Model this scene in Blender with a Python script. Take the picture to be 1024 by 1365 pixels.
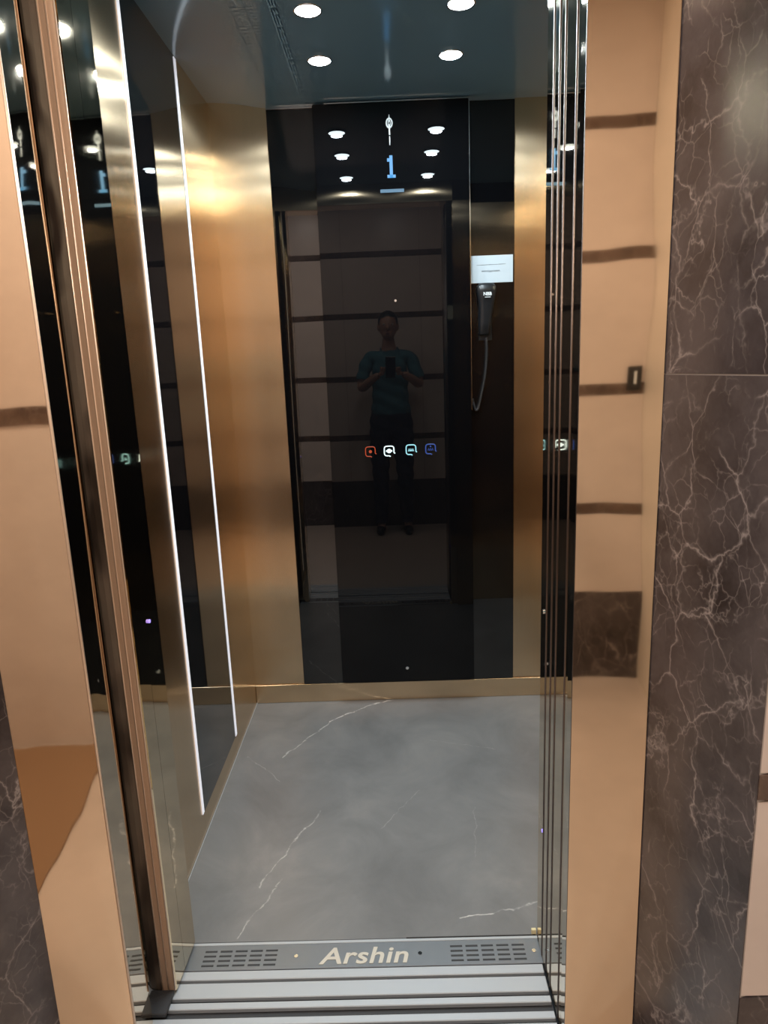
import bpy, bmesh, math, random
from mathutils import Vector, Matrix
random.seed(7)
for o in list(bpy.data.objects): bpy.data.objects.remove(o)
SC = bpy.context.scene
COL = SC.collection
# ------------------------------------------------------------ camera
CAM = Vector((0, 0, 1.4))
FW = Vector((-0.01692467, 0.97662709, -0.2142734))
RT = Vector((0.99926229, 0.00913275, -0.03730235))
UP = Vector((0.03447358, 0.21474666, 0.97606119))
cd = bpy.data.cameras.new('camera'); cam = bpy.data.objects.new('camera', cd); COL.objects.link(cam)
cd.sensor_fit = 'VERTICAL'; cd.sensor_height = 36.0; cd.lens = 918.94 / 1365 * 36.0
cd.clip_start = 0.01
cam.matrix_world = Matrix(((RT.x, UP.x, -FW.x, CAM.x), (RT.y, UP.y, -FW.y, CAM.y), (RT.z, UP.z, -FW.z, CAM.z), (0, 0, 0, 1)))
SC.camera = cam
# ------------------------------------------------------------ world, exposure
SC.view_settings.view_transform = 'Standard'; SC.view_settings.look = 'None'
SC.view_settings.gamma = 1.0; SC.view_settings.use_curve_mapping = False
SC.view_settings.exposure = 0.0
W = bpy.data.worlds.new('world'); SC.world = W; W.use_nodes = True
W.node_tree.nodes['Background'].inputs[0].default_value = (0.6, 0.7, 0.8, 1)
W.node_tree.nodes['Background'].inputs[1].default_value = 0.02
# ------------------------------------------------------------ lights (hall ceiling panels, car spot lamps)
HALL_P, SPOT_P = 14.5, 4.4
def area(name, loc, size, power, col, spread=180):
    l = bpy.data.lights.new(name, 'AREA'); l.shape = 'DISK'; l.size = size; l.energy = power; l.color = col
    l.spread = math.radians(spread)
    o = bpy.data.objects.new(name, l); COL.objects.link(o); o.location = loc
    return o
HALL_LAMPS = [(0.05, 0.42), (-0.72, 0.32)]
for x, y in HALL_LAMPS:
    area('hall_lamp_light', (x, y, 2.66), 0.2, HALL_P, (1.0, 0.92, 0.85))
SPOTS = [(-0.181, 2.30), (0.211, 2.30), (-0.181, 1.997), (0.211, 1.997), (-0.185, 1.62), (0.213, 1.62)]
CEIL = 2.285
for x, y in SPOTS:
    area('car_spot_light', (x, y, CEIL - 0.014), 0.045, SPOT_P, (0.80, 0.93, 1.0), 180)

# ------------------------------------------------------------ helpers
def tag(o, label=None, cat=None, group=None, kind=None):
    if label: o['label'] = label
    if cat: o['category'] = cat
    if group: o['group'] = group
    if kind: o['kind'] = kind
    return o
def thing(name, label, cat, loc, group=None):
    o = bpy.data.objects.new(name, None); COL.objects.link(o); o.location = loc
    o.empty_display_size = 0.05
    return tag(o, label, cat, group)
def link(name, bm, mat, parent=None, smooth=False, shift=True):
    me = bpy.data.meshes.new(name)
    if parent is not None and shift:
        bmesh.ops.translate(bm, verts=bm.verts, vec=-Vector(parent.location))
    bmesh.ops.recalc_face_normals(bm, faces=bm.faces)
    if smooth:
        for f in bm.faces: f.smooth = True
    bm.to_mesh(me); bm.free()
    me.materials.append(mat)
    o = bpy.data.objects.new(name, me); COL.objects.link(o)
    if parent is not None: o.parent = parent
    return o
def box(x0, x1, y0, y1, z0, z1, bev=0.0, bm=None, seg=1):
    bm2 = bmesh.new()
    r = bmesh.ops.create_cube(bm2, size=1)
    bmesh.ops.scale(bm2, vec=(x1 - x0, y1 - y0, z1 - z0), verts=bm2.verts)
    bmesh.ops.translate(bm2, vec=((x0 + x1) / 2, (y0 + y1) / 2, (z0 + z1) / 2), verts=bm2.verts)
    if bev: bmesh.ops.bevel(bm2, geom=bm2.edges[:], offset=bev, segments=seg, affect='EDGES')
    return merge(bm, bm2)
def merge(bm, bm2):
    if bm is None: return bm2
    me = bpy.data.meshes.new('tmp'); bm2.to_mesh(me); bm2.free(); bm.from_mesh(me); bpy.data.meshes.remove(me)
    return bm
def prism(pts, z0, z1, bm=None):
    b = bmesh.new()
    lo = [b.verts.new((x, y, z0)) for x, y in pts]; hi = [b.verts.new((x, y, z1)) for x, y in pts]
    n = len(pts)
    for i in range(n): b.faces.new((lo[i], lo[(i + 1) % n], hi[(i + 1) % n], hi[i]))
    b.faces.new(lo[::-1]); b.faces.new(hi)
    return merge(bm, b)
def cyl(c, r, h, axis='z', seg=24, bm=None, r2=None):
    b = bmesh.new()
    bmesh.ops.create_cone(b, cap_ends=True, segments=seg, radius1=r, radius2=r if r2 is None else r2, depth=h)
    if axis == 'y': bmesh.ops.rotate(b, verts=b.verts, matrix=Matrix.Rotation(math.radians(90), 3, 'X'))
    if axis == 'x': bmesh.ops.rotate(b, verts=b.verts, matrix=Matrix.Rotation(math.radians(90), 3, 'Y'))
    bmesh.ops.translate(b, verts=b.verts, vec=c)
    return merge(bm, b)
def tube(path, r, seg=8, bm=None):
    b = bmesh.new(); rings = []
    P = [Vector(p) for p in path]
    ref = Vector((0.13, 1, 0.21)).normalized()
    for i, p in enumerate(P):
        t = (P[min(i + 1, len(P) - 1)] - P[max(i - 1, 0)]).normalized()
        a = t.cross(ref).normalized(); c = t.cross(a).normalized()
        rings.append([b.verts.new(p + a * (r * math.cos(2 * math.pi * k / seg)) + c * (r * math.sin(2 * math.pi * k / seg))) for k in range(seg)])
    for i in range(len(P) - 1):
        for k in range(seg):
            b.faces.new((rings[i][k], rings[i][(k + 1) % seg], rings[i + 1][(k + 1) % seg], rings[i + 1][k]))
    b.faces.new(rings[0][::-1]); b.faces.new(rings[-1])
    return merge(bm, b)
def torus(c, R, r, axis='y', sx=1, sz=1, n=28, m=8, bm=None):
    b = bmesh.new(); g = []
    for i in range(n):
        A = 2 * math.pi * i / n; row = []
        for j in range(m):
            B = 2 * math.pi * j / m; q = R + r * math.cos(B)
            row.append(b.verts.new((c[0] + q * math.cos(A) * sx, c[1] + r * math.sin(B), c[2] + q * math.sin(A) * sz)))
        g.append(row)
    for i in range(n):
        for j in range(m): b.faces.new((g[i][j], g[(i + 1) % n][j], g[(i + 1) % n][(j + 1) % m], g[i][(j + 1) % m]))
    return merge(bm, b)

# ------------------------------------------------------------ materials
class NT:
    def __init__(s, name):
        s.m = bpy.data.materials.new(name); s.m.use_nodes = True
        s.t = s.m.node_tree; s.n = s.t.nodes; s.b = s.n['Principled BSDF']; s.out = s.n['Material Output']
        s.co = s.n.new('ShaderNodeTexCoord')
    def l(s, a, b): s.t.links.new(a, b)
    def map(s, scale=(1, 1, 1), rot=(0, 0, 0), src=None, loc=(0, 0, 0)):
        m = s.n.new('ShaderNodeMapping'); m.inputs['Scale'].default_value = scale; m.inputs['Rotation'].default_value = rot
        m.inputs['Location'].default_value = loc
        s.l(src or s.co.outputs['Object'], m.inputs['Vector']); return m.outputs[0]
    def noise(s, vec, scale=5, detail=3, rough=0.5, dist=0):
        n = s.n.new('ShaderNodeTexNoise'); n.inputs['Scale'].default_value = scale; n.inputs['Detail'].default_value = detail
        n.inputs['Roughness'].default_value = rough; n.inputs['Distortion'].default_value = dist; s.l(vec, n.inputs['Vector']); return n
    def ramp(s, fac, stops):
        r = s.n.new('ShaderNodeValToRGB'); e = r.color_ramp.elements
        while len(e) < len(stops): e.new(0.5)
        for i, (p, c) in enumerate(stops):
            e[i].position = p; e[i].color = (c[0], c[1], c[2], 1) if len(c) == 3 else c
        s.l(fac, r.inputs[0]); return r.outputs[0]
    def math(s, op, a, b=None, c=None, clamp=False):
        m = s.n.new('ShaderNodeMath'); m.operation = op; m.use_clamp = clamp
        for i, v in enumerate((a, b, c)):
            if v is None: continue
            if isinstance(v, (int, float)): m.inputs[i].default_value = v
            else: s.l(v, m.inputs[i])
        return m.outputs[0]
    def mix(s, fac, a, b, mode='MIX'):
        m = s.n.new('ShaderNodeMix'); m.data_type = 'RGBA'; m.blend_type = mode
        for k, v in ((0, fac), (6, a), (7, b)):
            if isinstance(v, (int, float)): m.inputs[k].default_value = v
            elif isinstance(v, tuple): m.inputs[k].default_value = (v[0], v[1], v[2], 1)
            else: s.l(v, m.inputs[k])
        return m.outputs[2]
    def bump(s, h, strength=0.1, dist=0.01, normal=None):
        b = s.n.new('ShaderNodeBump'); b.inputs['Strength'].default_value = strength; b.inputs['Distance'].default_value = dist
        s.l(h, b.inputs['Height'])
        if normal is not None: s.l(normal, b.inputs['Normal'])
        s.l(b.outputs[0], s.b.inputs['Normal']); return b.outputs[0]
    def set(s, **k):
        for a, v in k.items():
            i = s.b.inputs[a.replace('_', ' ')]
            i.default_value = (v[0], v[1], v[2], 1) if isinstance(v, tuple) and len(v) == 3 else v
        return s
def simple(name, col, rough=0.5, metal=0.0, ior=1.5, emit=None, es=0):
    t = NT(name); t.set(Base_Color=col, Roughness=rough, Metallic=metal, IOR=ior)
    n = t.noise(t.map(), 40, 2); t.l(t.math('MULTIPLY_ADD', n.outputs[0], 0.06, max(rough - 0.03, 0)), t.b.inputs['Roughness'])
    if emit: t.b.inputs['Emission Color'].default_value = (*emit, 1); t.b.inputs['Emission Strength'].default_value = es
    return t.m

def brushed_gold(name, col, rough=0.195, an=1.0):
    t = NT(name); t.set(Metallic=1.0, Anisotropic=an)
    tg = t.n.new('ShaderNodeTangent'); tg.direction_type = 'RADIAL'; tg.axis = 'Z'; t.l(tg.outputs[0], t.b.inputs['Tangent'])
    t.b.inputs['Anisotropic Rotation'].default_value = 0.0
    n = t.noise(t.map((260, 260, 1.2)), 1.0, 3, 0.6)
    n2 = t.noise(t.map((1, 1, 1)), 3.0, 3)
    c = t.mix(n.outputs[0], tuple(x * 0.90 for x in col), tuple(min(1, x * 1.08) for x in col)); t.l(c, t.b.inputs['Base Color'])
    t.l(t.math('ADD', t.math('MULTIPLY', n2.outputs[0], 0.05), rough - 0.025), t.b.inputs['Roughness'])
    w = t.noise(t.map((1, 1, 1)), 5.5, 2)
    t.bump(w.outputs[0], 0.25, 0.004)
    return t.m
def mirror_gold(name, col, rough=0.03, wave=0.0, scale=(3, 3, 1.5), wd=0.01):
    t = NT(name); t.set(Metallic=1.0, Base_Color=col)
    n = t.noise(t.map((1, 1, 1)), 30, 3)
    t.l(t.math('MULTIPLY_ADD', n.outputs[0], 0.03, rough), t.b.inputs['Roughness'])
    if wave:
        w = t.noise(t.map(scale), 1.0, 1, 0.3); t.bump(w.outputs[0], wave, wd)
    return t.m
def black_glass(name, ior, wave=0.0):
    t = NT(name); t.set(Base_Color=(0.0025, 0.0026, 0.0032), IOR=ior)
    n = t.noise(t.map(), 18, 3); t.l(t.math('MULTIPLY_ADD', n.outputs[0], 0.015, 0.004), t.b.inputs['Roughness'])
    if wave:
        w = t.noise(t.map((4, 4, 2)), 1.0, 1, 0.3); t.bump(w.outputs[0], wave, 0.01)
    return t.m
def marble(name, base, dark, vein, scale=1.0, seed=0.0, rough=0.22):
    t = NT(name); v0 = t.map((scale, scale, scale), loc=(seed, seed * 1.7, seed * 0.6))
    nz = t.noise(v0, 3.2, 6, 0.6)
    mv = t.n.new('ShaderNodeMix'); mv.data_type = 'VECTOR'; mv.inputs[0].default_value = 0.13
    t.l(v0, mv.inputs[4]); t.l(nz.outputs['Color'], mv.inputs[5]); vv = mv.outputs[1]
    def veins(sc, w, rot, st):
        mp = t.map(st, rot, vv); vo = t.n.new('ShaderNodeTexVoronoi'); vo.feature = 'DISTANCE_TO_EDGE'; vo.inputs['Scale'].default_value = sc
        t.l(mp, vo.inputs['Vector'])
        return t.ramp(vo.outputs['Distance'], [(0.0, (1, 1, 1)), (w, (0.25, 0.25, 0.25)), (w * 2.6, (0, 0, 0))])
    a = veins(8.5, 0.011, (0.3, 0.7, 0.5), (1.5, 1, 0.75)); b = veins(15, 0.014, (1.1, 0.2, 0.9), (1.6, 1, 0.6)); c = veins(30, 0.022, (0.5, 1.9, 0.4), (1.3, 1, 0.8))
    m1 = t.ramp(t.noise(v0, 5.5, 4, 0.65).outputs[0], [(0.43, (0, 0, 0)), (0.62, (1, 1, 1))])
    m2 = t.ramp(t.noise(t.map(loc=(4, 2, 7), src=v0), 8, 4, 0.65).outputs[0], [(0.46, (0, 0, 0)), (0.62, (1, 1, 1))])
    m3 = t.ramp(t.noise(t.map(loc=(1, 9, 3), src=v0), 11, 4, 0.65).outputs[0], [(0.46, (0, 0, 0)), (0.62, (1, 1, 1))])
    V = t.math('ADD', t.math('MULTIPLY', a, m1), t.math('MULTIPLY', t.math('MULTIPLY', b, m2), 0.75), clamp=True)
    V = t.math('ADD', V, t.math('MULTIPLY', t.math('MULTIPLY', c, m3), 0.45), clamp=True)
    V = t.math('MULTIPLY', V, 0.72)
    cloud = t.ramp(t.noise(vv, 6, 5, 0.65).outputs[0], [(0.32, dark), (0.52, base), (0.78, tuple(x * 1.55 for x in base))])
    t.l(t.mix(V, cloud, vein), t.b.inputs['Base Color'])
    t.set(IOR=1.5); t.b.inputs['Roughness'].default_value = rough
    return t.m
def tile_beige(name, col, rough=0.3):
    t = NT(name)
    c = t.ramp(t.noise(t.map((1, 1, 1.6)), 3, 4, 0.6).outputs[0], [(0.3, tuple(x * 0.93 for x in col)), (0.7, tuple(min(1, x * 1.05) for x in col))])
    t.l(c, t.b.inputs['Base Color']); t.b.inputs['Roughness'].default_value = rough
    t.bump(t.noise(t.map(), 60, 2).outputs[0], 0.05, 0.001)
    return t.m
def floor_stone(name):
    t = NT(name)
    obj = t.co.outputs['Object']
    nz = t.noise(t.map(), 9, 4, 0.6)
    sub = t.n.new('ShaderNodeVectorMath'); sub.operation = 'SUBTRACT'; t.l(nz.outputs['Color'], sub.inputs[0]); sub.inputs[1].default_value = (0.5, 0.5, 0.5)
    sc = t.n.new('ShaderNodeVectorMath'); sc.operation = 'SCALE'; t.l(sub.outputs[0], sc.inputs[0]); sc.inputs['Scale'].default_value = 0.055
    ad = t.n.new('ShaderNodeVectorMath'); ad.operation = 'ADD'; t.l(obj, ad.inputs[0]); t.l(sc.outputs[0], ad.inputs[1])
    sp = t.n.new('ShaderNodeSeparateXYZ'); t.l(ad.outputs[0], sp.inputs[0])
    X, Y = sp.outputs[0], sp.outputs[1]
    total = None
    segs = [((-0.04, 2.67), (-0.145, 2.63), 1.0, 0.0028), ((-0.145, 2.63), (-0.291, 2.508), 0.9, 0.0030), ((-0.291, 2.508), (-0.448, 2.261), 0.6, 0.0022),
            ((-0.27, 1.95), (-0.37, 1.74), 0.55, 0.0022), ((-0.37, 1.74), (-0.413, 1.62), 0.45, 0.002), ((-0.351, 1.66), (-0.43, 1.45), 0.5, 0.002),
            ((0.13, 1.50), (0.21, 1.514), 0.95, 0.002), ((0.21, 1.514), (0.35, 1.55), 0.5, 0.0018), ((-0.573, 2.267), (-0.43, 2.12), 0.3, 0.0018),
            ((0.05, 2.05), (-0.08, 1.86), 0.22, 0.0015), ((0.22, 1.95), (0.19, 1.72), 0.2, 0.0016), ((0.1, 2.35), (0.34, 2.28), 0.2, 0.0015)]
    for (ax, ay), (bx, by), st, w in segs:
        dx, dy = bx - ax, by - ay; L2 = dx * dx + dy * dy
        px = t.math('SUBTRACT', X, ax); py = t.math('SUBTRACT', Y, ay)
        h = t.math('MULTIPLY', t.math('ADD', t.math('MULTIPLY', px, dx), t.math('MULTIPLY', py, dy)), 1 / L2, clamp=True)
        ex = t.math('SUBTRACT', px, t.math('MULTIPLY', h, dx)); ey = t.math('SUBTRACT', py, t.math('MULTIPLY', h, dy))
        d = t.math('SQRT', t.math('ADD', t.math('MULTIPLY', ex, ex), t.math('MULTIPLY', ey, ey)))
        v = t.math('MULTIPLY', t.math('SUBTRACT', 1.0, t.math('DIVIDE', d, w * 1.5), clamp=True), st)
        total = v if total is None else t.math('MAXIMUM', total, v)
    brk = t.ramp(t.noise(t.map(), 26, 3, 0.7).outputs[0], [(0.40, (0.15, 0.15, 0.15)), (0.56, (1, 1, 1))])
    total = t.math('MULTIPLY', total, brk)
    base = t.ramp(t.noise(t.map(), 3.5, 6, 0.62, 0.6).outputs[0], [(0.3, (0.155, 0.16, 0.165)), (0.55, (0.20, 0.205, 0.21)), (0.75, (0.25, 0.25, 0.25))])
    t.l(t.mix(total, base, (0.75, 0.74, 0.72)), t.b.inputs['Base Color'])
    t.b.inputs['Roughness'].default_value = 0.33; t.set(IOR=1.45)
    return t.m
def ceiling_mirror(name):
    t = NT(name); t.set(Metallic=1.0, Base_Color=(0.80, 0.84, 0.86)); t.b.inputs['Roughness'].default_value = 0.14
    n = t.noise(t.map(), 2.5, 2); t.bump(n.outputs[0], 0.08, 0.01)
    d = t.n.new('ShaderNodeBsdfDiffuse'); d.inputs['Color'].default_value = (0.42, 0.74, 1.0, 1)  # pale blue diffuse layer stands in for glare haze around the spots
    m = t.n.new('ShaderNodeMixShader'); m.inputs[0].default_value = 0.45
    t.l(t.b.outputs[0], m.inputs[1]); t.l(d.outputs[0], m.inputs[2]); t.l(m.outputs[0], t.out.inputs['Surface'])
    return t.m

M = dict(
    gold=brushed_gold('brushed_gold_steel', (0.80, 0.60, 0.39)),
    gold_ret=mirror_gold('gold_door_edge', (0.80, 0.64, 0.44), 0.02, 0.10, (5, 5, 2), 0.004),
    gold_jamb=mirror_gold('polished_gold_jamb', (0.76, 0.60, 0.43), 0.02, 0.35, (9, 9, 2.2), 0.0045),
    gold_lip=simple('gold_edge_lip', (0.80, 0.60, 0.44), 0.35, 0.6),
    refl_paint=None, bronze=simple('dark_bronze_rib', (0.15, 0.115, 0.10), 0.4, 1.0),
    face=simple('satin_gold_face', (0.60, 0.40, 0.27), 0.38, 0.35),
    glass=black_glass('black_glass', 1.75, 0.05),
    glassL=black_glass('black_side_glass', 2.3, 0.02),
    cop=black_glass('black_control_glass', 1.36),
    led=simple('led_diffuser', (0.8, 0.8, 0.8), 0.5, emit=(0.84, 0.87, 1.0), es=0.55),
    floor=floor_stone('grey_veined_stone'),
    ceil=ceiling_mirror('mirror_ceiling'),
    marble=marble('dark_marble', (0.066, 0.054, 0.055), (0.030, 0.022, 0.022), (0.36, 0.31, 0.29)),
    marble2=marble('dark_marble_lower', (0.082, 0.067, 0.066), (0.036, 0.027, 0.026), (0.42, 0.36, 0.34), 1.0, 3.3),
    strip=marble('brown_strip_stone', (0.13, 0.085, 0.065), (0.08, 0.05, 0.04), (0.4, 0.33, 0.28), 2.0, 1.3, 0.25),
    beige=tile_beige('beige_wall_tile', (0.74, 0.64, 0.58)),
    paint=tile_beige('cream_paint', (0.86, 0.77, 0.66), 0.6),
    hallfloor=tile_beige('beige_floor_tile', (0.62, 0.52, 0.45), 0.25),
    mat=simple('brown_coir', (0.30, 0.18, 0.10), 0.9),
    white=simple('white_ceiling', (0.75, 0.72, 0.68), 0.7),
    alu=simple('aluminium_sill', (0.47, 0.50, 0.53), 0.45, 0.3),
    seam=simple('grey_grout', (0.42, 0.37, 0.35), 0.7),
    alud=simple('sill_groove', (0.035, 0.035, 0.038), 0.6),
    plate=simple('grey_sill_plate', (0.24, 0.26, 0.28), 0.4, 0.6),
    letter=simple('pale_letters', (0.62, 0.58, 0.50), 0.45, 0.2),
    chrome=simple('chrome', (0.8, 0.82, 0.85), 0.12, 1.0),
    lampglow=simple('lamp_glow', (1, 1, 1), 0.5, emit=(0.80, 0.95, 1.0), es=48),
    hallglow=simple('hall_lamp_glow', (1, 1, 1), 0.5, emit=(1, 0.88, 0.76), es=6),
    digit=simple('blue_digit', (0, 0, 0), 0.5, emit=(0.09, 0.42, 0.90), es=0.9),
    bar=simple('dim_blue_bar', (0, 0, 0), 0.5, emit=(0.05, 0.19, 0.34), es=0.85),
    b_red=simple('red_button_glow', (0, 0, 0), 0.5, emit=(0.75, 0.10, 0.03), es=0.6),
    b_white=simple('white_button_glow', (0, 0, 0), 0.5, emit=(0.75, 0.97, 1.0), es=1.6),
    b_cyan=simple('cyan_button_glow', (0, 0, 0), 0.5, emit=(0.40, 0.85, 0.95), es=1.0),
    b_blue=simple('blue_button_glow', (0, 0, 0), 0.5, emit=(0.05, 0.12, 0.5), es=0.6),
    ir=simple('violet_sensor_glow', (0.1, 0.1, 0.1), 0.5, emit=(0.35, 0.25, 1.0), es=1.6),
    paper=simple('white_paper', (0.50, 0.58, 0.64), 0.7),
    ink=simple('grey_ink', (0.10, 0.11, 0.13), 0.7),
    handset=simple('black_handset_plastic', (0.010, 0.011, 0.013), 0.3),
    cord=simple('grey_cord', (0.03, 0.03, 0.033), 0.35),
    logo=simple('white_print', (0.75, 0.8, 0.82), 0.5),
    dark=simple('dark_hollow', (0.02, 0.018, 0.016), 0.7),
    yellow=simple('pale_yellow_plastic', (0.75, 0.66, 0.40), 0.5),
    skin=simple('skin', (0.42, 0.24, 0.17), 0.5), hair=simple('black_hair', (0.012, 0.010, 0.009), 0.5),
    shirt=simple('teal_shirt', (0.06, 0.20, 0.25), 0.85), jeans=simple('navy_trousers', (0.018, 0.022, 0.045), 0.85),
    shoe=simple('dark_shoe', (0.02, 0.02, 0.02), 0.5), eye=simple('eye_white', (0.7, 0.7, 0.7), 0.3), iris=simple('brown_iris', (0.03, 0.015, 0.01), 0.2),
    lip=simple('lips', (0.36, 0.15, 0.12), 0.5),
)
def reflection_paint():
    t = NT('painted_reflection_metal'); t.set(Metallic=0.15)
    n = t.noise(t.map((30, 30, 3.5)), 1.0, 5, 0.7); p = t.noise(t.map((4, 4, 2.2)), 1.0, 3, 0.6)
    c = t.ramp(p.outputs[0], [(0.42, (0.045, 0.03, 0.022)), (0.5, (0.36, 0.27, 0.20)), (0.6, (0.42, 0.34, 0.25)), (0.64, (0.06, 0.04, 0.03))])  # tan and dark patches painted in for the wavy reflections on this strip
    t.l(t.mix(t.math('MULTIPLY', n.outputs[0], 0.8), c, (0.10, 0.07, 0.05)), t.b.inputs['Base Color']); t.b.inputs['Roughness'].default_value = 0.35
    return t.m
M['refl_paint'] = reflection_paint()
# ============================================================ THE CAR (setting)
XL, XR, YB, YF = -0.617, 0.675, 2.684, 1.47
fl = tag(link('floor', box(XL - 0.03, XR + 0.03, 1.444, YB + 0.03, -0.04, 0.0), M['floor']), kind='structure')
tag(link('trim_1', box(XL + 0.001, XL + 0.0035, 1.5, YB - 0.006, 0.0, 0.003), M['alu']), kind='structure')
# rear wall: carrier, two brushed strips, skirting, tall black glass
wb = tag(link('wall_rear', box(XL - 0.03, XR + 0.03, YB + 0.004, YB + 0.03, 0, 2.36), M['dark']), kind='structure')
G1, G2 = -0.409, 0.467
link('gold_panel', box(XL, G1, YB, YB + 0.004, 0.083, CEIL + 0.04), M['gold'], wb)
link('gold_panel', box(G2, XR, YB, YB + 0.004, 0.083, CEIL + 0.04), M['gold'], wb)
link('glass_panel', box(G1 - 0.001, G2 + 0.001, YB - 0.006, YB + 0.004, 0.083, CEIL + 0.0, 0.0012), M['glass'], wb)
tag(link('baseboard_rear', box(XL + 0.001, XR - 0.001, YB - 0.007, YB + 0.004, 0.0005, 0.0815, 0.0012), M['gold']), kind='structure')
# left wall: brushed gold, black glass between two light strips
wl = tag(link('wall_left', box(XL - 0.03, XL - 0.004, YF, YB + 0.03, 0, 2.36), M['dark']), kind='structure')
LY1, LY2 = 1.845, 2.300
link('gold_panel', box(XL - 0.004, XL, YF, LY1 + 0.01, 0.0, 2.34), M['gold'], wl)
link('gold_panel', box(XL - 0.004, XL, LY2 - 0.01, YB, 0.0, 2.34), M['gold'], wl)
link('gold_panel', box(XL - 0.004, XL, LY1 + 0.0105, LY2 - 0.0105, 0.0, 0.072), M['gold'], wl)
link('glass_panel', box(XL - 0.004, XL + 0.001, LY1 + 0.0105, LY2 - 0.0105, 0.073, 2.32), M['glassL'], wl)
wr = tag(link('wall_right', box(XR + 0.004, XR + 0.03, YF, YB + 0.03, 0, 2.36), M['dark']), kind='structure')
link('gold_panel', box(XR, XR + 0.004, YF, 1.85, 0.0, 2.34), M['gold'], wr)
link('gold_panel', box(XR, XR + 0.004, 2.30, YB, 0.0, 2.34), M['gold'], wr)
link('glass_panel', box(XR, XR + 0.004, 1.85, 2.30, 0.0, 2.34), M['glassL'], wr)
# light strips on the left wall
led1 = link('light_strip', box(XL + 0.0002, XL + 0.003, LY1 - 0.008, LY1 + 0.008, 0.077, 2.308, 0.0008), M['led'])
tag(led1, 'vertical white light strip on the left elevator wall, the one nearer the door', 'light strip', 'light strips on the left wall')
led2 = link('light_strip', box(XL + 0.0002, XL + 0.003, LY2 - 0.010, LY2 + 0.010, 0.073, 2.308, 0.0008), M['led'])
tag(led2, 'vertical white light strip on the left elevator wall, nearer the rear corner', 'light strip', 'light strips on the left wall')
# mirror ceiling, its sheet bulging slightly along the left wall
bm = bmesh.new(); NX, NY = 60, 12; grid = []
def cz(x):
    d = x - XL
    tot = 0.0; n = 40; s = 0.0
    for i in range(n):
        q = d * (i + 0.5) / n
        if q < 0.17: a = 0.205 * (q / 0.17) ** 0.75
        elif q < 0.24: a = 0.205 * (1 - (q - 0.17) / 0.07)
        else: a = 0
        tot += a * d / n
    return tot
Cend = cz(XR)
for i in range(NX + 1):
    x = XL + (XR - XL) * (i / NX) ** 1.6
    grid.append([bm.verts.new((x, YF - 0.02 + (YB - YF + 0.02) * j / NY, CEIL + (Cend - cz(x)))) for j in range(NY + 1)])
for i in range(NX):
    for j in range(NY): bm.faces.new((grid[i][j], grid[i][j + 1], grid[i + 1][j + 1], grid[i + 1][j]))
bmesh.ops.solidify(bm, geom=bm.faces[:], thickness=-0.004)
zs = [v.co.z for v in bm.verts]
for f in bm.faces: f.smooth = True
ce = tag(link('ceiling', bm, M['ceil'], smooth=True), kind='structure')
tag(link('trim_2', box(G1, G2, YB - 0.009, YB - 0.0065, CEIL - 0.006, CEIL - 0.001), M['chrome']), kind='structure')
# car front wall, right of the door, and header
tag(link('wall_front', box(0.345, XR + 0.02, 1.445, YF, 0, 2.36), M['gold']), kind='structure')
tag(link('trim_3', box(XL - 0.02, XR + 0.02, 1.445, YF, 2.19, 2.36), M['gold']), kind='structure')
tag(link('trim_4', box(XL - 0.02, -0.585, 1.475, 1.50, 0, 2.19), M['gold']), kind='structure')
# ============================================================ DOOR ZONE
ZH = 2.19
# telescopic door leaves parked on the left
d1 = bpy.data.objects.new('door_1', None); COL.objects.link(d1); tag(d1, 'open gold elevator door leaves stacked at the left of the opening', kind='structure')
FY = 1.305
leaf = link('door_panel', prism([(-0.5720, FY), (-0.5415, FY), (-0.5395, FY + 0.003), (-0.5375, 1.362), (-0.95, 1.362), (-0.95, 1.328), (-0.5720, 1.328)], 0.008, ZH + 0.02), M['gold_ret'], d1)
link('edge_face', box(-0.5715, -0.5415, FY - 0.0022, FY - 0.0002, 0.009, ZH, 0.0006), M['face'], leaf)
for x in (-0.5705, -0.5565, -0.5420):
    link('edge_rib', tube([(x, FY - 0.0024, 0.012), (x, FY - 0.0024, ZH)], 0.0018, 8), M['gold_lip'], leaf, smooth=True)
link('edge_cover', prism([(-0.6080, 1.3200), (-0.600, 1.3120), (-0.586, 1.3065), (-0.5725, 1.3035), (-0.5725, 1.3270), (-0.6080, 1.3270)], 0.009, ZH), M['refl_paint'], leaf)
leaf2 = link('door_panel', prism([(-0.5375, 1.3630), (-0.5350, 1.440), (-0.56, 1.440), (-0.56, 1.41), (-0.95, 1.41), (-0.95, 1.365)], 0.008, ZH + 0.02), M['gold_ret'], d1)
link('sensor', cyl((-0.5345, 1.385, 0.875), 0.004, 0.003, 'x', 12), M['ir'], leaf2)
link('door_shoe', box(-0.598, -0.545, 1.2425, 1.3035, 0.0005, 0.012, 0.002), M['alud'], leaf)
# right reveal with vertical ribs
rv = tag(link('trim_5', prism([(0.309, 1.152), (0.312, 1.20), (0.312, 1.418), (0.345, 1.418), (0.345, 1.152)], 0.0, ZH + 0.02), M['gold_ret']), kind='structure')
for y in (1.383, 1.338, 1.297, 1.222):
    link('rib', tube([(0.3120, y, 0.002), (0.3120, y, ZH)], 0.0020, 10), M['bronze'], rv, smooth=True)
link('rib', tube([(0.3100, 1.156, 0.002), (0.3100, 1.158, ZH)], 0.0016, 10), M['bronze'], rv, smooth=True)
link('sensor', cyl((0.3115, 1.392, 0.333), 0.004, 0.003, 'x', 12), M['ir'], rv)
link('screw', cyl((0.3115, 1.41, 0.859), 0.005, 0.004, 'x', 12), M['chrome'], rv)
# car right door jamb, gap filler
tag(link('trim_6', box(0.3135, 0.345, 1.4185, 1.4445, 0, 2.36), M['gold_ret']), kind='structure')
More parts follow.
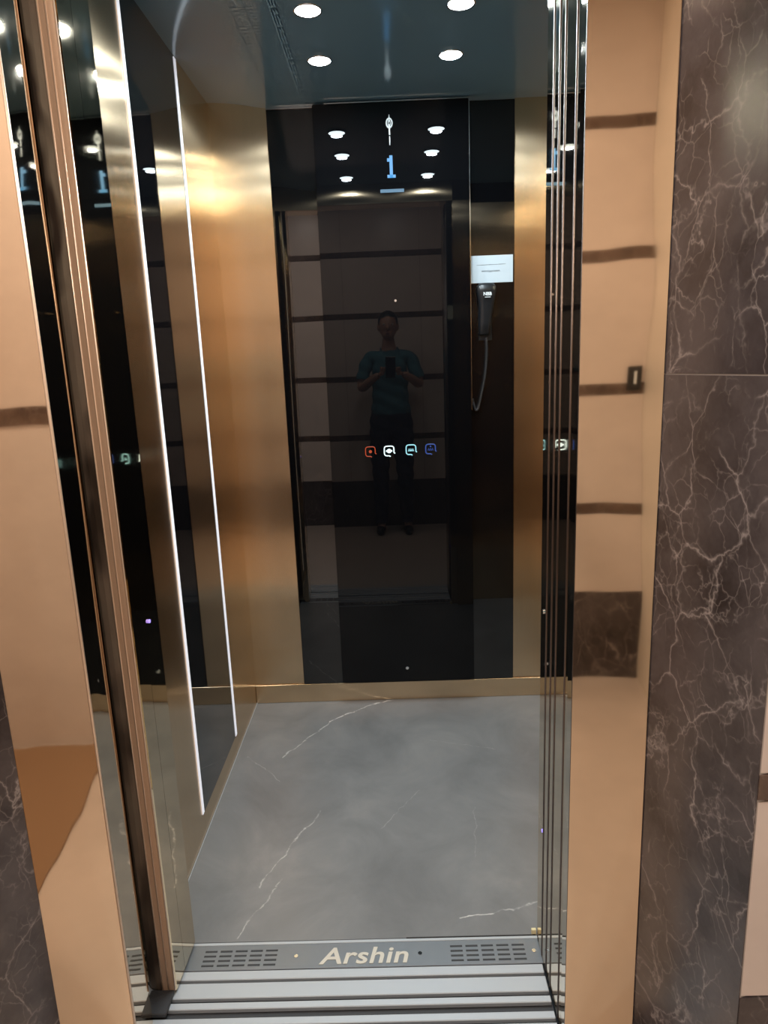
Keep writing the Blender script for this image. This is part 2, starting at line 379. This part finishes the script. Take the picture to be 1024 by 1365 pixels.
# polished frontal jambs
YA = 1.15
tag(link('trim_7', box(0.3455, 0.443, YA + 0.0018, YA + 0.10, 0.0, 2.36), M['gold_jamb']), kind='structure')
jr = tag(link('trim_8', prism([(0.308, YA + 0.0005), (0.443, YA - 0.005), (0.443, YA + 0.0), (0.309, YA + 0.0015)], 0.0, 2.36), M['gold_jamb']), kind='structure')
jl = tag(link('trim_9', prism([(-0.719, 1.141), (-0.5715, 1.150), (-0.5695, 1.1515), (-0.5718, 1.2345), (-0.719, 1.2345)], 0.0, 2.36), M['gold_jamb']), kind='structure')
link('edge_lip', tube([(-0.5705, YA + 0.0005, 0.0), (-0.5705, YA + 0.0005, 2.36)], 0.0028, 10), M['gold_lip'], jl, smooth=True)
tag(link('trim_10', box(-0.725, 0.443, 1.236, 1.35, ZH + 0.021, 2.36), M['gold_jamb']), kind='structure')
# ------------------------------------------------------------ sills
sl = thing('door_sill', 'grooved aluminium door sill along the elevator threshold', 'door sill', (-0.12, 1.25, -0.02))
link('sill_base', box(-0.66, 0.311, 1.10, 1.362, -0.035, -0.012), M['alud'], sl)
for y0, y1 in ((1.337, 1.361), (1.289, 1.329), (1.262, 1.279), (1.223, 1.241), (1.150, 1.214), (1.10, 1.142)):
    link('rail', box(-0.66 if y0 < 1.245 and y0 > 1.15 else -0.66, 0.3085, y0, y1, -0.0115, 0.0, 0.0015), M['alu'], sl)
sp = thing('sill_plate', 'grey metal sill plate with raised lettering between two slotted grilles', 'sill plate', (-0.12, 1.40, 0.0))
link('plate', box(-0.585, 0.3125, 1.3630, 1.4435, -0.02, 0.0, 0.001), M['plate'], sp)
link('edge_strip', box(-0.585, 0.3125, 1.4330, 1.4405, -0.001, 0.0016, 0.0005), M['alu'], sp)
cb = box(-0.01, 0.31, 1.4412, 1.4438, -0.001, 0.0022)
link('dark_strip', cb, M['dark'], sp)  # thin dark strip along the rear edge of the plate, right part
for gx0, gx1 in ((-0.507, -0.321), (0.092, 0.279)):
    for r in range(4):
        for c in range(5):
            w = (gx1 - gx0) / 5
            link('slot', box(gx0 + c * w + 0.004, gx0 + (c + 1) * w - 0.004, 1.373 + r * 0.0135, 1.3775 + r * 0.0135, 0.0001, 0.0008), M['alud'], sp)
for sx in (-0.278, -0.545, 0.022, 0.296):
    link('screw', cyl((sx, 1.397, 0.0009), 0.005, 0.0018, 'z', 14), M['chrome'], sp)
tc = bpy.data.curves.new('t', 'FONT'); tc.body = 'Arshin'; tc.size = 0.066; tc.extrude = 0.0006; tc.shear = 0.18; tc.offset = 0.0012; tc.space_character = 1.05
to = bpy.data.objects.new('t', tc); COL.objects.link(to); bpy.context.view_layer.update()
me = bpy.data.meshes.new_from_object(to.evaluated_get(bpy.context.evaluated_depsgraph_get())); bpy.data.objects.remove(to)
xs = [v.co.x for v in me.vertices]; k = 0.215 / (max(xs) - min(xs)); x0 = min(xs)
bm = bmesh.new(); bm.from_mesh(me)
for v in bm.verts: v.co = Vector((-0.221 + (v.co.x - x0) * k, 1.373 + v.co.y * 0.98, 0.0008 + v.co.z))
link('lettering', bm, M['letter'], sp)
link('end_tab', box(0.300, 0.3115, 1.444, 1.452, 0.0, 0.014, 0.001), M['yellow'], sp)

# ============================================================ CONTROL PANEL
YC = 2.635
cp = thing('control_panel', 'tall black glass elevator control panel on the rear wall with lit icons', 'control panel', (0.029, 2.66, 0.10))
CY0, CY1 = YC, YB - 0.0065
body = link('glass_body', box(-0.243, 0.301, CY0, CY1, 0.102, 2.276, 0.0025, seg=2), M['cop'], cp)
link('edge_highlight', box(0.301, 0.3035, CY0 + 0.002, CY0 + 0.005, 1.205, 2.276), M['chrome'], cp)  # chrome slivers added as the highlight on the glass panel's right and top bevels
link('edge_highlight', box(-0.20, 0.301, CY0 + 0.002, CY0 + 0.006, 2.276, 2.279), M['chrome'], cp)
for z in (0.163, 1.613):
    s_ = 0.008 if z < 1 else 0.0055
    link('screw', cyl((0.026, CY0 - 0.002, z), s_, 0.004, 'y', 16, r2=s_ * 0.8), M['chrome'], cp)
# dot matrix floor number "1" and bar
disp = None
bm = None
Y0 = CY0 - 0.0012; Y1 = CY0 - 0.0002
cell = 0.0092
rows = ["..X..", ".XX..", "..X..", "..X..", "..X..", "..X..", "..X..", ".XXX."]
bm = box(0.0205, 0.0315, Y0, Y1, 2.030, 2.103)
box(0.0125, 0.0206, Y0, Y1, 2.083, 2.094, bm=bm); box(0.012, 0.041, Y0, Y1, 2.030, 2.040, bm=bm)
link('floor_number', bm, M['digit'], cp)
link('status_bar', box(-0.015, 0.069, Y0, Y1, 1.982, 1.993), M['bar'], cp)
def icon(x, z, mat, kind):
    r = 0.0185; b = None; n = 10; pts = []
    # rounded square open at its lower right, with a tail
    def rs(a):
        c, s = math.cos(a), math.sin(a); p = 4.5
        q = (abs(c) ** p + abs(s) ** p) ** (-1 / p); return x + r * q * c, z + r * q * s
    for i in range(29):
        a = math.radians(-20 + (290) * i / 28); px, pz = rs(a); pts.append((px, Y0, pz))
    pts = [(x + r + 0.004, Y0, z - 0.010)] + pts + [(x + 0.005, Y0, z - r - 0.003)]
    bt = tube(pts, 0.0021 if kind != 'dot' else 0.0017, 6)
    if kind in ('dot', 'open'):
        cyl((x, Y0, z), 0.0085 if kind == 'open' else 0.006, 0.001, 'y', 16, bm=bt)
        if kind == 'open': box(x - 0.012, x + 0.012, Y0 - 0.0005, Y0 + 0.0005, z - 0.003, z + 0.003, bm=bt)
    else:
        for q in (-0.007, 0.0, 0.007):
            tube([(x + q - 0.003, Y0, z - 0.006), (x + q, Y0, z + 0.004), (x + q + 0.003, Y0, z - 0.006)], 0.0017 if kind == 'wave' else 0.0011, 6, bm=bt)
        if kind == 'man': cyl((x, Y0, z + 0.010), 0.003, 0.001, 'y', 10, bm=bt)
    o = link('button', bt, mat, cp); return o
tag(icon(-0.089, 1.061, M['b_red'], 'dot'), 'glowing red button')
tag(icon(-0.017, 1.061, M['b_white'], 'open'), 'bright white button')
tag(icon(0.067, 1.063, M['b_cyan'], 'wave'), 'bright cyan button')
tag(icon(0.142, 1.063, M['b_blue'], 'man'), 'dim blue button')
# silver emblem: oval ring with hanging stem
bm = torus((0.024, CY0 - 0.0025, 2.206), 0.0125, 0.003, sx=0.8, sz=1.15)
torus((0.024, CY0 - 0.0025, 2.206), 0.005, 0.002, sx=0.7, sz=1.6, bm=bm)
box(0.0215, 0.0265, CY0 - 0.004, CY0 - 0.0005, 2.168, 2.192, 0.0008, bm=bm)
cyl((0.024, CY0 - 0.002, 2.150), 0.002, 0.028, 'z', 8, bm=bm); cyl((0.024, CY0 - 0.0025, 2.226), 0.003, 0.014, 'z', 8, bm=bm, r2=0.001)
link('emblem', bm, M['logo'], cp, smooth=True)

# ============================================================ NOTICE + HANDSET
YG = YB - 0.0062
nt = thing('paper_notice', 'white paper notice taped on the black glass above the handset', 'notice', (0.383, YG - 0.001, 1.665))
link('sheet', box(0.3075, 0.4625, YG - 0.0012, YG - 0.0004, 1.667, 1.763), M['paper'], nt)
bm = None
x = 0.330
while x < 0.436:
    w = random.uniform(0.003, 0.008); h = random.uniform(0.0012, 0.0026)
    bm = box(x, x + w, YG - 0.0016, YG - 0.0011, 1.7305 - h / 2 + (x - 0.383) * 0.015, 1.7305 + h / 2 + (x - 0.383) * 0.015, bm=bm); x += w + 0.0012
link('text_line', bm, M['ink'], nt)
bm = None; x = 0.348
while x < 0.410:
    w = random.uniform(0.003, 0.007); h = random.uniform(0.003, 0.008); zz = 1.708 + random.uniform(-0.001, 0.001)
    bm = tube([(x, YG - 0.0014, zz - h / 3), (x + w / 2, YG - 0.0014, zz + h / 2), (x + w, YG - 0.0014, zz - h / 2)], 0.0009, 5, bm=bm); x += w + 0.0006
link('text_line', bm, M['ink'], nt)
hs = thing('intercom_handset', 'black intercom handset with small white logo hanging under the paper notice', 'handset', (0.362, YG, 1.48))
# body: tapered rounded slab built from stacked sections
b = bmesh.new(); rings = []
secs = [(1.480, 0.017, 0.012), (1.484, 0.021, 0.018), (1.52, 0.022, 0.022), (1.57, 0.025, 0.024), (1.605, 0.031, 0.028), (1.635, 0.0355, 0.032), (1.652, 0.034, 0.030), (1.662, 0.027, 0.024), (1.666, 0.015, 0.014)]
for z, hw, dp in secs:
    cxx = 0.362 if z > 1.6 else 0.362 - (1.6 - z) * 0.07
    ring = []
    for k_ in range(20):
        a = 2 * math.pi * k_ / 20; c, s = math.cos(a), math.sin(a); p = 3.2; q = (abs(c) ** p + abs(s) ** p) ** (-1 / p)
        ring.append(b.verts.new((cxx + hw * q * c, YG - 0.006 - dp / 2 + dp / 2 * q * s, z)))
    rings.append(ring)
for i in range(len(rings) - 1):
    for k_ in range(20): b.faces.new((rings[i][k_], rings[i][(k_ + 1) % 20], rings[i + 1][(k_ + 1) % 20], rings[i + 1][k_]))
b.faces.new(rings[0][::-1]); b.faces.new(rings[-1])
link('grip', b, M['handset'], hs, smooth=True)
link('cradle', box(0.334, 0.384, YG - 0.006, YG - 0.0004, 1.46, 1.60, 0.002), M['handset'], hs)
# small three letter mark and underline
tc = bpy.data.curves.new('t', 'FONT'); tc.body = 'NBB'; tc.size = 0.021; tc.extrude = 0.0003; tc.offset = 0.0006
to = bpy.data.objects.new('t', tc); COL.objects.link(to); bpy.context.view_layer.update()
me = bpy.data.meshes.new_from_object(to.evaluated_get(bpy.context.evaluated_depsgraph_get())); bpy.data.objects.remove(to)
bm = bmesh.new(); bm.from_mesh(me); xs = [v.co.x for v in me.vertices]; k = 0.030 / (max(xs) - min(xs)); x0 = min(xs)
for v in bm.verts: v.co = Vector((0.349 + (v.co.x - x0) * k, YG - 0.0392 + v.co.z, 1.6195 + v.co.y * 0.8))
box(0.354, 0.375, YG - 0.0395, YG - 0.0385, 1.6125, 1.6145, bm=bm)
link('logo', bm, M['logo'], hs)
# coiled cord
key = [Vector(p) for p in ((0.361, YG - 0.012, 1.470), (0.3625, YG - 0.012, 1.41), (0.355, YG - 0.013, 1.33), (0.342, YG - 0.014, 1.265), (0.330, YG - 0.014, 1.215), (0.3205, YG - 0.012, 1.203), (0.310, YG - 0.010, 1.232))]
def cr(P, n):
    out = []
    for i in range(len(P) - 1):
        p0, p1, p2, p3 = P[max(i - 1, 0)], P[i], P[i + 1], P[min(i + 2, len(P) - 1)]
        for j in range(n):
            t = j / n; out.append(0.5 * ((2 * p1) + (p2 - p0) * t + (2 * p0 - 5 * p1 + 4 * p2 - p3) * t * t + (3 * p1 - p0 - 3 * p2 + p3) * t ** 3))
    return out + [P[-1]]
cl = cr(key, 90); path = []
for i, p in enumerate(cl):
    a = i * 0.75; t = (cl[min(i + 1, len(cl) - 1)] - cl[max(i - 1, 0)]).normalized(); u = t.cross(Vector((0, 1, 0))).normalized(); v = t.cross(u)
    path.append(p + (u * math.cos(a) + v * math.sin(a)) * 0.0042)
link('coiled_cord', tube(path, 0.0013, 5), M['cord'], hs, smooth=True)
link('cord_clip', box(0.304, 0.3135, YG - 0.014, YG - 0.0004, 1.225, 1.245, 0.001), M['handset'], hs)

# ============================================================ CEILING SPOTS
names = {(0, 0): 'round ceiling spotlight nearest the rear wall, left of the pair', (1, 0): 'round ceiling spotlight nearest the rear wall, right of the pair',
         (0, 1): 'big round ceiling spotlight at the top edge of the photo, left', (1, 1): 'big round ceiling spotlight at the top edge of the photo, right',
         (0, 2): 'ceiling spotlight nearest the door, left side, seen only reflected', (1, 2): 'ceiling spotlight nearest the door, right side, seen only reflected'}
proto = None
for i, (x, y) in enumerate(SPOTS):
    if proto is None:
        proto = thing('ceiling_spotlight', '', '', (x, y, CEIL), 'round spotlights set in the mirror ceiling')
        link('trim_ring', torus((0, 0, 0), 0.035, 0.003, n=32), M['chrome'], proto, smooth=True, shift=False)
        proto.children[0].rotation_euler = (math.pi / 2, 0, 0); proto.children[0].location = (0, 0, -0.003)
        b = bmesh.new(); bmesh.ops.create_uvsphere(b, u_segments=28, v_segments=14, radius=0.033)
        bmesh.ops.delete(b, geom=[v for v in b.verts if v.co.z > 0.001], context='VERTS')
        for v in b.verts: v.co.z = v.co.z * 0.30 - 0.001
        link('lens', b, M['lampglow'], proto, shift=False)
        o = proto
    else:
        o = proto.copy(); COL.objects.link(o); o.location = (x, y, CEIL)
        for ch in list(proto.children):
            c = ch.copy(); COL.objects.link(c); c.parent = o
    o['label'] = names[(i % 2, i // 2)]; o['category'] = 'ceiling light'

# ============================================================ HALL
HX0, HX1, HYB, HC = -1.45, 0.89, -0.56, 2.70
tag(link('floor_hall', box(HX0 - 0.05, HX1 + 0.05, HYB - 0.05, 1.0995, -0.04, -0.001), M['hallfloor']), kind='structure')
tag(link('ceiling_hall', box(HX0 - 0.05, HX1 + 0.05, HYB - 0.05, 1.31, HC, HC + 0.04), M['white']), kind='structure')
def tilewall(name, carrier, mk, u0, u1, tw, strips=True, base=0.40):
    w = tag(link(name, carrier, M['strip']), kind='structure')
    rowsz = [(0.0, base - 0.003, 'base'), (base, 0.745, 't')]
    for s in (0.75, 1.237, 1.740, 2.215):
        rowsz.append((s, s + 0.040, 's'))
    for a, b in ((0.793, 1.234), (1.280, 1.737), (1.783, 2.212), (2.258, HC - 0.001)): rowsz.append((a, b, 't'))
    u = u0
    while u < u1 - 0.01:
        e = min(u + tw, u1)
        for z0, z1, k in rowsz:
            nm = {'base': 'baseboard_slab', 't': 'tile', 's': 'border_strip'}[k]
            mt = {'base': M['marble2'], 't': M['beige'], 's': M['strip']}[k]
            link(nm, mk(u + 0.001, e - 0.001, z0, z1, 0.003 if k == 't' else 0.005), mt, w)
        u = e
    return w
tilewall('wall_hall_back', box(HX0 - 0.05, HX1 + 0.05, HYB - 0.05, HYB - 0.006, -0.04, HC + 0.04),
         lambda a, b, z0, z1, p: box(a, b, HYB - 0.006, HYB - 0.006 + p, z0, z1), -0.999, HX1, 0.63)
# front hall wall beside the right marble reveal
tilewall('wall_hall_front', box(0.5155, HX1 + 0.05, 0.907, 0.955, -0.04, HC + 0.04),
         lambda a, b, z0, z1, p: box(a, b, 0.907 - p, 0.907, z0, z1), 0.5155, HX1, 0.5)
tag(link('wall_hall_right', box(HX1, HX1 + 0.05, HYB - 0.05, 0.91, -0.04, HC + 0.04), M['paint']), kind='structure')
wl2 = tag(link('wall_hall_left', box(HX0 - 0.05, HX0, HYB - 0.05, 0.9, -0.04, HC + 0.04), M['beige']), kind='structure')
pt = tag(link('wall_hall_recess', box(HX0, -1.0, HYB + 0.001, -0.18, 0.0, HC), M['beige']), kind='structure')
link('border_strip', box(HX0, -0.995, -0.180, -0.175, 1.225, 1.288), M['strip'], pt)
mt = link('doormat', box(HX0 + 0.012, -0.955, -0.16, 0.80, -0.001, 0.010, 0.003), M['mat'])
tag(mt, 'brown doormat along the left hall wall, seen reflected in the left gold jamb', 'doormat')
tag(link('wall_hall_front_left', box(HX0 - 0.05, -0.862, 0.869, 0.95, -0.04, HC + 0.04), M['beige']), kind='structure')
# marble reveals, each of slabs with joints
def slabs(name, pts, zs, mats, thick):
    w = None
    (ax, ay), (bx, by) = pts
    d = Vector((bx - ax, by - ay)); n = Vector((-d.y, d.x)).normalized() * thick
    core = [(ax + n.x * 0.025, ay + n.y * 0.025), (bx + n.x * 0.025, by + n.y * 0.025), (bx + n.x, by + n.y), (ax + n.x, ay + n.y)]
    w = tag(link(name, prism(core, -0.03, HC), M['seam']), kind='structure')
    f = [(ax, ay), (bx, by), (bx + n.x * 0.025, by + n.y * 0.025), (ax + n.x * 0.025, ay + n.y * 0.025)]
    for i in range(len(zs) - 1):
        link('marble_slab', prism(f, zs[i] + 0.0012, zs[i + 1] - 0.0012), mats[i % 2], w)
    return w
slabs('trim_11', [(0.5150, 0.9030), (0.4435, 1.1500)][::-1], [0.0, 1.362, HC], [M['marble2'], M['marble']], 0.06)
slabs('trim_12', [(-0.858, 0.87), (-0.7195, 1.1410)], [0.0, 0.98, HC], [M['marble2'], M['marble']], 0.06)
# wall above portal, between recess and ceiling
tag(link('wall_above_door', box(-0.80, 0.53, 1.10, 1.31, 2.3605, HC), M['beige']), kind='structure')
# light switch by the hall corner
sw = thing('light_switch', 'dark light switch plate on beige tiles, seen reflected in the right gold jamb', 'light switch', (0.845, HYB, 1.25))
link('plate', box(0.815, 0.875, HYB - 0.0005, HYB + 0.010, 1.250, 1.345, 0.002), M['handset'], sw)
link('rocker', box(0.838, 0.852, HYB + 0.010, HYB + 0.014, 1.275, 1.325, 0.001), M['logo'], sw)
for i, (x, y) in enumerate(HALL_LAMPS):
    L = thing('hall_lamp', 'round warm ceiling lamp in the hall, ' + ('in front of the elevator opening' if i == 0 else 'towards the brown doormat'), 'ceiling light', (x, y, HC), 'hall ceiling lamps')
    link('lamp_base', cyl((x, y, HC - 0.008), 0.13, 0.016, 'z', 32), M['white'], L)
    link('diffuser', cyl((x, y, HC - 0.022), 0.11, 0.012, 'z', 32, r2=0.12), M['hallglow'], L)

# ============================================================ PHOTOGRAPHER (seen reflected in the black glass)
def skinmesh(V, E_, root=0, sub=2):
    me = bpy.data.meshes.new('sk'); me.from_pydata([v[0] for v in V], E_, [])
    o = bpy.data.objects.new('sk', me); COL.objects.link(o)
    m = o.modifiers.new('s', 'SKIN'); m.use_smooth_shade = True
    for i, v in enumerate(V):
        sv = me.skin_vertices[0].data[i]; r = v[1]; sv.radius = r if isinstance(r, tuple) else (r, r); sv.use_root = (i == root)
    s = o.modifiers.new('d', 'SUBSURF'); s.levels = sub; s.render_levels = sub
    bpy.context.view_layer.update()
    r = bpy.data.meshes.new_from_object(o.evaluated_get(bpy.context.evaluated_depsgraph_get())); bpy.data.objects.remove(o)
    return r
def fuse(meshes, voxel, name, mat, parent=None, smooth_it=4):
    bm = bmesh.new()
    for m in meshes: bm.from_mesh(m)
    me = bpy.data.meshes.new(name); bm.to_mesh(me); bm.free()
    o = bpy.data.objects.new(name, me); COL.objects.link(o)
    r = o.modifiers.new('r', 'REMESH'); r.mode = 'VOXEL'; r.voxel_size = voxel; r.use_smooth_shade = True
    s = o.modifiers.new('s', 'SMOOTH'); s.iterations = smooth_it; s.factor = 0.5
    bpy.context.view_layer.update()
    r = bpy.data.meshes.new_from_object(o.evaluated_get(bpy.context.evaluated_depsgraph_get())); bpy.data.objects.remove(o)
    r.materials.clear(); r.materials.append(mat)
    for p in r.polygons: p.use_smooth = True
    o = bpy.data.objects.new(name, r); COL.objects.link(o)
    if parent: o.parent = parent
    return o
PX, PY = -0.01, -0.30
def P(x, y, z): return (PX + x, PY + y, z)
shL, shR = (-0.162, -0.01, 1.425), (0.162, -0.01, 1.425)
elL, elR = (-0.228, 0.06, 1.18), (0.235, 0.07, 1.20)
wrL, wrR = (-0.075, 0.225, 1.30), (0.095, 0.225, 1.30)
V = [(P(0, 0, 0.96), (0.155, 0.105)), (P(0, 0.005, 1.10), (0.135, 0.095)), (P(0, 0.0, 1.26), (0.150, 0.105)), (P(0, -0.01, 1.39), (0.120, 0.085)), (P(0, -0.01, 1.475), 0.055), (P(0, 0.012, 1.60), 0.050),
     (P(*shL), 0.050), (P(-0.205, 0.03, 1.31), 0.042), (P(*elL), 0.041), (P(-0.16, 0.155, 1.245), 0.036), (P(*wrL), 0.026),
     (P(*shR), 0.050), (P(0.208, 0.03, 1.32), 0.042), (P(*elR), 0.041), (P(0.175, 0.155, 1.255), 0.036), (P(*wrR), 0.026),
     (P(-0.09, 0, 0.86), 0.088), (P(-0.10, 0.02, 0.50), 0.058), (P(-0.10, 0.0, 0.30), 0.052), (P(-0.105, -0.02, 0.09), 0.038),
     (P(0.09, 0, 0.86), 0.088), (P(0.10, 0.02, 0.50), 0.058), (P(0.105, 0.0, 0.30), 0.052), (P(0.11, -0.02, 0.09), 0.038),
     (P(-0.11, 0.05, 0.045), 0.036), (P(0.115, 0.05, 0.045), 0.036)]
Ed = [(0, 1), (1, 2), (2, 3), (3, 4), (4, 5), (3, 6), (6, 7), (7, 8), (8, 9), (9, 10), (3, 11), (11, 12), (12, 13), (13, 14), (14, 15), (0, 16), (16, 17), (17, 18), (18, 19), (0, 20), (20, 21), (21, 22), (22, 23), (19, 24), (23, 25)]
parts = [skinmesh(V, Ed)]
# head with jaw, nose, ears
def blob(c, r, seg=20):
    b = bmesh.new(); bmesh.ops.create_uvsphere(b, u_segments=seg, v_segments=seg // 2 + 2, radius=1)
    for v in b.verts: v.co = Vector((v.co.x * r[0] + c[0], v.co.y * r[1] + c[1], v.co.z * r[2] + c[2]))
    m = bpy.data.meshes.new('b'); b.to_mesh(m); b.free(); return m
HD = P(0, 0.015, 1.665)
parts += [blob(HD, (0.074, 0.094, 0.100), 28), blob((HD[0], HD[1] + 0.030, HD[2] - 0.062), (0.052, 0.058, 0.050)), blob((HD[0], HD[1] + 0.094, HD[2] - 0.022), (0.012, 0.018, 0.020), 12),
          blob((HD[0], HD[1] + 0.085, HD[2] + 0.004), (0.009, 0.014, 0.026), 12), blob((HD[0] - 0.076, HD[1] - 0.002, HD[2] - 0.010), (0.010, 0.018, 0.030), 12), blob((HD[0] + 0.076, HD[1] - 0.002, HD[2] - 0.010), (0.010, 0.018, 0.030), 12)]
# hands: palm plus five fingers gripping the phone edges
PHC = CAM - FW * 0.016 - UP * 0.055
for s, wr in ((-1, wrL), (1, wrR)):
    w = Vector(P(*wr)); pc = PHC + RT * (s * 0.058) - UP * 0.045 - FW * 0.022
    parts.append(skinmesh([(tuple(w), 0.024), (tuple(w.lerp(pc, 0.5)), (0.028, 0.018)), (tuple(pc), (0.032, 0.016)), (tuple(pc + UP * 0.030), (0.026, 0.014))], [(0, 1), (1, 2), (2, 3)]))
    for i, (off, ln) in enumerate(((0.040, 0.95), (0.021, 1.05), (0.001, 1.0), (-0.018, 0.8))):
        b0 = pc + UP * off * 0.9 + RT * s * 0.008; b1 = b0 + RT * s * 0.012 * ln + FW * 0.014 + UP * 0.006; b2 = b1 - RT * s * 0.016 * ln + FW * 0.010; b3 = b2 - RT * s * 0.026 * ln + FW * 0.001
        b1 = b1 - FW * 0.002
        parts.append(skinmesh([(tuple(q), r) for q, r in ((b0, 0.009), (b1, 0.0085), (b2, 0.008), (b3, 0.007))], [(0, 1), (1, 2), (2, 3)], 0, 1))
    t0 = pc + UP * 0.005 - RT * s * 0.012; t1 = t0 + UP * 0.024 - FW * 0.010 - RT * s * 0.008; t2 = t1 + UP * 0.022 - RT * s * 0.014 + FW * 0.006; 
    parts.append(skinmesh([(tuple(q), r) for q, r in ((t0, 0.013), (t1, 0.0105), (t2, 0.009))], [(0, 1), (1, 2)], 0, 1))
person = fuse(parts, 0.006, 'person', M['skin'])
tag(person, 'person in teal shirt and navy trousers holding up a phone, reflected in black glass', 'person')
def garment(name, keep, off, mat):
    bm = bmesh.new(); bm.from_mesh(person.data); bm.normal_update()
    bmesh.ops.delete(bm, geom=[f for f in bm.faces if not keep(f.calc_center_median())], context='FACES')
    seen = set(); best = []
    for f in bm.faces:
        if f in seen: continue
        st = [f]; isl = []; seen.add(f)
        while st:
            g = st.pop(); isl.append(g)
            for e in g.edges:
                for h in e.link_faces:
                    if h not in seen: seen.add(h); st.append(h)
        if len(isl) > len(best): best = isl
    bs = set(best); bmesh.ops.delete(bm, geom=[f for f in bm.faces if f not in bs], context='FACES')
    bm.normal_update()
    for v in bm.verts: v.co += v.normal * (off + 0.004 * math.sin(v.co.z * 60 + v.co.x * 25))
    bmesh.ops.smooth_vert(bm, verts=bm.verts, factor=0.5, use_axis_x=True, use_axis_y=True, use_axis_z=True)
    return link(name, bm, mat, person, smooth=True, shift=False)
def on_shirt(c):
    x, y, z = c.x - PX, c.y - PY, c.z
    if abs(x) < 0.16: return 0.96 < z < 1.50 and y < 0.135 and not (z > 1.475 and abs(x) < 0.05)
    return 1.265 < z < 1.52 and y < 0.115
garment('shirt', on_shirt, 0.012, M['shirt'])
garment('trousers', lambda c: 0.085 < c.z < 0.99 and abs(c.x - PX) < 0.2 and c.y - PY < 0.14, 0.014, M['jeans'])
for s in (-1, 1):
    fuse([skinmesh([(P(s * 0.108, -0.06, 0.045), 0.044), (P(s * 0.112, 0.02, 0.040), 0.042), (P(s * 0.122, 0.12, 0.032), 0.032)], [(0, 1), (1, 2)])], 0.006, 'shoe', M['shoe'], person)
hb = [blob((HD[0], HD[1] - 0.012, HD[2] + 0.020), (0.080, 0.094, 0.095), 28)]
hr = fuse(hb, 0.006, 'hair', M['hair'], person, 1)
bm = bmesh.new(); bm.from_mesh(hr.data)
kill = [v for v in bm.verts if v.co.y > HD[1] + 0.045 and v.co.z < HD[2] + 0.055 or v.co.z < HD[2] - 0.03 and v.co.y > HD[1] - 0.03]
bmesh.ops.delete(bm, geom=kill, context='VERTS'); bm.to_mesh(hr.data); bm.free()
for s in (-1, 1):
    e = (HD[0] + s * 0.030, HD[1] + 0.080, HD[2] + 0.006)
    b = bmesh.new(); b.from_mesh(blob(e, (0.012, 0.010, 0.008), 12)); o = link('eye', b, M['eye'], person, smooth=True, shift=False)
    b = bmesh.new(); b.from_mesh(blob((e[0], e[1] + 0.008, e[2]), (0.005, 0.003, 0.005), 10)); link('iris', b, M['iris'], o, smooth=True, shift=False)
b = bmesh.new(); b.from_mesh(blob((HD[0], HD[1] + 0.086, HD[2] - 0.060), (0.022, 0.006, 0.007), 12)); link('lips', b, M['lip'], person, smooth=True, shift=False)
# phone
ph = bpy.data.objects.new('phone', None); COL.objects.link(ph)
tag(ph, 'black phone held up in both hands of the photographer', 'phone')
mw = Matrix(((RT.x, UP.x, -FW.x, PHC.x), (RT.y, UP.y, -FW.y, PHC.y), (RT.z, UP.z, -FW.z, PHC.z), (0, 0, 0, 1))); ph.matrix_world = mw
link('phone_body', box(-0.038, 0.038, -0.080, 0.080, -0.004, 0.004, 0.002), M['handset'], ph, shift=False)
link('screen', box(-0.035, 0.035, -0.075, 0.075, 0.0041, 0.0046), M['cop'], ph, shift=False)
link('lens_ring', cyl((-0.022, 0.060, -0.0048), 0.008, 0.0014, 'z', 20), M['chrome'], ph, shift=False)
